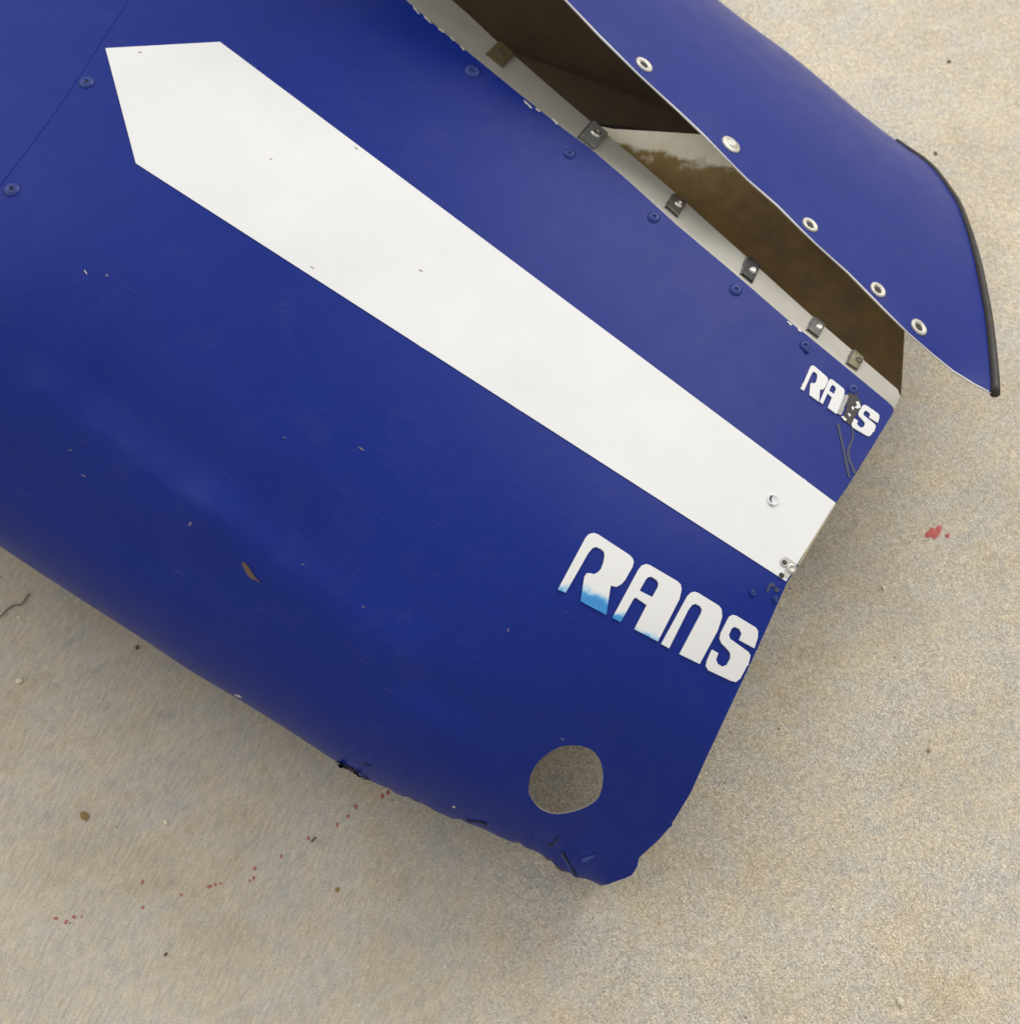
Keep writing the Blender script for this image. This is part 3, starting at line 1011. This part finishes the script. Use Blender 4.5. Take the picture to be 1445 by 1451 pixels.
def tube(name, pts, rads, mat, parent, seg=10, flat=1.0):
    vs, fs = [], []
    P = [Vector(p) for p in pts]
    ref = None
    for i, p in enumerate(P):
        t = (P[min(i + 1, len(P) - 1)] - P[max(i - 1, 0)]).normalized()
        if ref is None:
            ref = t.orthogonal().normalized()
        ref = (ref - t * ref.dot(t)).normalized()
        bi = t.cross(ref)
        r = rads[i] if hasattr(rads, '__len__') else rads
        for k in range(seg):
            a = 2 * math.pi * k / seg
            vs.append(p + ref * (r * math.cos(a)) + bi * (r * flat * math.sin(a)))
    for i in range(len(P) - 1):
        for k in range(seg):
            fs.append((i * seg + k, i * seg + (k + 1) % seg, (i + 1) * seg + (k + 1) % seg, (i + 1) * seg + k))
    fs.append(tuple(range(seg))[::-1]); fs.append(tuple((len(P) - 1) * seg + k for k in range(seg)))
    return link(name, mesh(name, vs, fs), mat, parent)


ed = densify(smooth_line([(1409, 558), (1408, 531), (1402, 470), (1395, 424), (1381, 358), (1362, 299), (1347, 272), (1324, 241), (1304, 223), (1286, 211), (1271, 200)], 8), 8, False)
q = np.array(ed)
pts = [Vector(p) for p in right_depth(q[:, 0], q[:, 1])]
rads = list(np.interp(np.arange(len(pts)), [0, len(pts) * .45, len(pts) * .75, len(pts) - 1], [.0041, .0036, .0026, .0022]))
pts += [Vector(r[-1]) for r in rows[1:]]
rads += [.0024] * (nrow - 1)
tube('rubber_trim', pts, rads, M['rubber'], RIGHT_ROOT)

# ---- washers on the rim
for (x, y, r, filled) in ((912, 92, 15, 0), (1035, 205, 16.5, 1), (1147, 319, 14, 0), (1243, 411, 14, 0), (1301, 464, 15, 0)):
    p, n = on(right_depth, x, y, 0.0002)
    rr = r * PXM
    if filled:
        rings = [(rr, -.0004), (rr, .0005), (rr * .85, .0010), (rr * .62, .0009), (rr * .5, .0020), (rr * .3, .0026), (rr * .12, .0022)]
    else:
        rings = [(rr, -.0004), (rr, .0006), (rr * .84, .0013), (rr * .62, .0010), (rr * .45, .0002), (rr * .36, -.0004)]
    o = link('washer', disc_mesh('washer', rings, 26, p, n, bool(filled)), M['washer'], RIGHT_ROOT)
    if filled:
        o['label'] = 'silver washer still filled by its fastener'
    else:
        link('bore', disc_mesh('bore', [(rr * .44, .0002), (rr * .2, -.00005)], 16, p, n), M['hole'], o)

# ------------------------------------------------------------------ loose bits on the floor
def chip(name, px, py, r, mat, label, cat='grit', group=None, squash=0.5):
    bm = bmesh.new()
    bmesh.ops.create_icosphere(bm, subdivisions=2, radius=1)
    a = rnd.uniform(0, 6)
    for v in bm.verts:
        k = 1 + rnd.uniform(-.22, .22)
        x, y = v.co.x * k, v.co.y * k * 0.75
        v.co = Vector((x * math.cos(a) - y * math.sin(a), x * math.sin(a) + y * math.cos(a), v.co.z * squash * k)) * (r * 0.00046)
        v.co.z = max(v.co.z + r * 0.00046 * squash * 0.8, 0.0002)
    me = bpy.data.meshes.new(name); bm.to_mesh(me); bm.free()
    o = link(name, me, mat, None, False)
    o.location = ground(px, py)
    tag(o, label, cat, group)


G = 'loose bits of grit on the floor'
chip('stone_chip', 1275, 1420, 7, M['chip_pale'], 'pale cream stone chip lying alone near the bottom right of the floor', group=G)
chip('stone_chip', 235, 1165, 5, M['chip_pale'], 'small squarish pale chip on the floor right of the brown crumb', group=G)
chip('stone_chip', 28, 966, 6, M['chip_pale'], 'pale yellowish chip on the floor below the curled twig', group=G)
chip('crumb', 121, 1157, 8, M['chip_brown'], 'yellow brown crumb on the bare floor at lower left', group=G)
chip('stone_chip', 1251, 833, 4.5, M['chip_pale'], 'tiny white chip on the floor right of the torn stripe corner', group=G)
chip('stone_chip', 27, 875, 3.6, M['chip_pale'], 'tiny white chip beside the curled twig', group=G)
chip('crumb', 195, 918, 4, M['leaf'], 'dark brown crumb on the floor close under the large cowling rim', group=G)
chip('crumb', 478, 1261, 4, M['chip_brown'], 'reddish brown crumb beside a black speck in the open floor', group=G)
chip('crumb', 1344, 88, 5, M['leaf'], 'brown crumb on the floor at the upper right', group=G)
chip('crumb', 1325, 218, 4.5, M['leaf'], 'brown crumb on the floor just beyond the rubber edge', group=G)
chip('crumb', 1315, 1064, 3.6, M['chip_brown'], 'rusty crumb on the open floor at right, below the red drops', group=G)


def thread(name, pts, r, mat, label, cat):
    P = smooth_line(pts, 4)
    pp = []
    for i, (x, y) in enumerate(P):
        pp.append(ground(x, y, r * 1.1 + 0.0012 * abs(math.sin(i * .6))))
    base = ground(*P[0])
    o = tube(name, [p - base for p in pp], r, mat, None, 6)
    o.location = base
    tag(o, label, cat)


thread('twig', [(-6, 878), (3, 872), (14, 861), (24, 857), (31, 857), (36, 849), (42, 841)], 0.0007, M['twig'], 'thin curled brown twig on the floor at the left edge of the picture', 'twig')
thread('thread', [(441, 1193), (445, 1189), (448, 1186)], 0.0006, M['chip_dark'], 'short black thread beside a red drop on the floor', 'thread')
thread('thread', [(233, 1354), (237, 1350)], 0.0007, M['chip_dark'], 'short black fibre low on the left of the floor', 'thread')

# fine loose sand nobody could count
vs, fs = [], []
for i in range(320):
    px, py = rnd.uniform(-80, 1520), rnd.uniform(-80, 1530)
    c = ground(px, py)
    r = rnd.choice([.0004, .0005, .0006, .0008])
    b = len(vs)
    for k in range(5):
        a = 2 * math.pi * k / 5 + rnd.uniform(-.3, .3)
        vs.append((c.x + r * math.cos(a), c.y + r * math.sin(a), 0.0001))
    vs.append((c.x + r * .2, c.y, r * 0.9))
    fs += [(b + k, b + (k + 1) % 5, b + 5) for k in range(5)]
me = mesh('sand', vs, fs)
for m in (M['chip_pale'], M['chip_dark'], M['chip_brown']):
    me.materials.append(m)
for i, p in enumerate(me.polygons):
    p.material_index = (i // 5) * 7 % 3
sand = bpy.data.objects.new('sand', me)
COL.objects.link(sand)
tag(sand, 'fine scattered sand grains on the concrete floor', 'sand', kind='stuff')
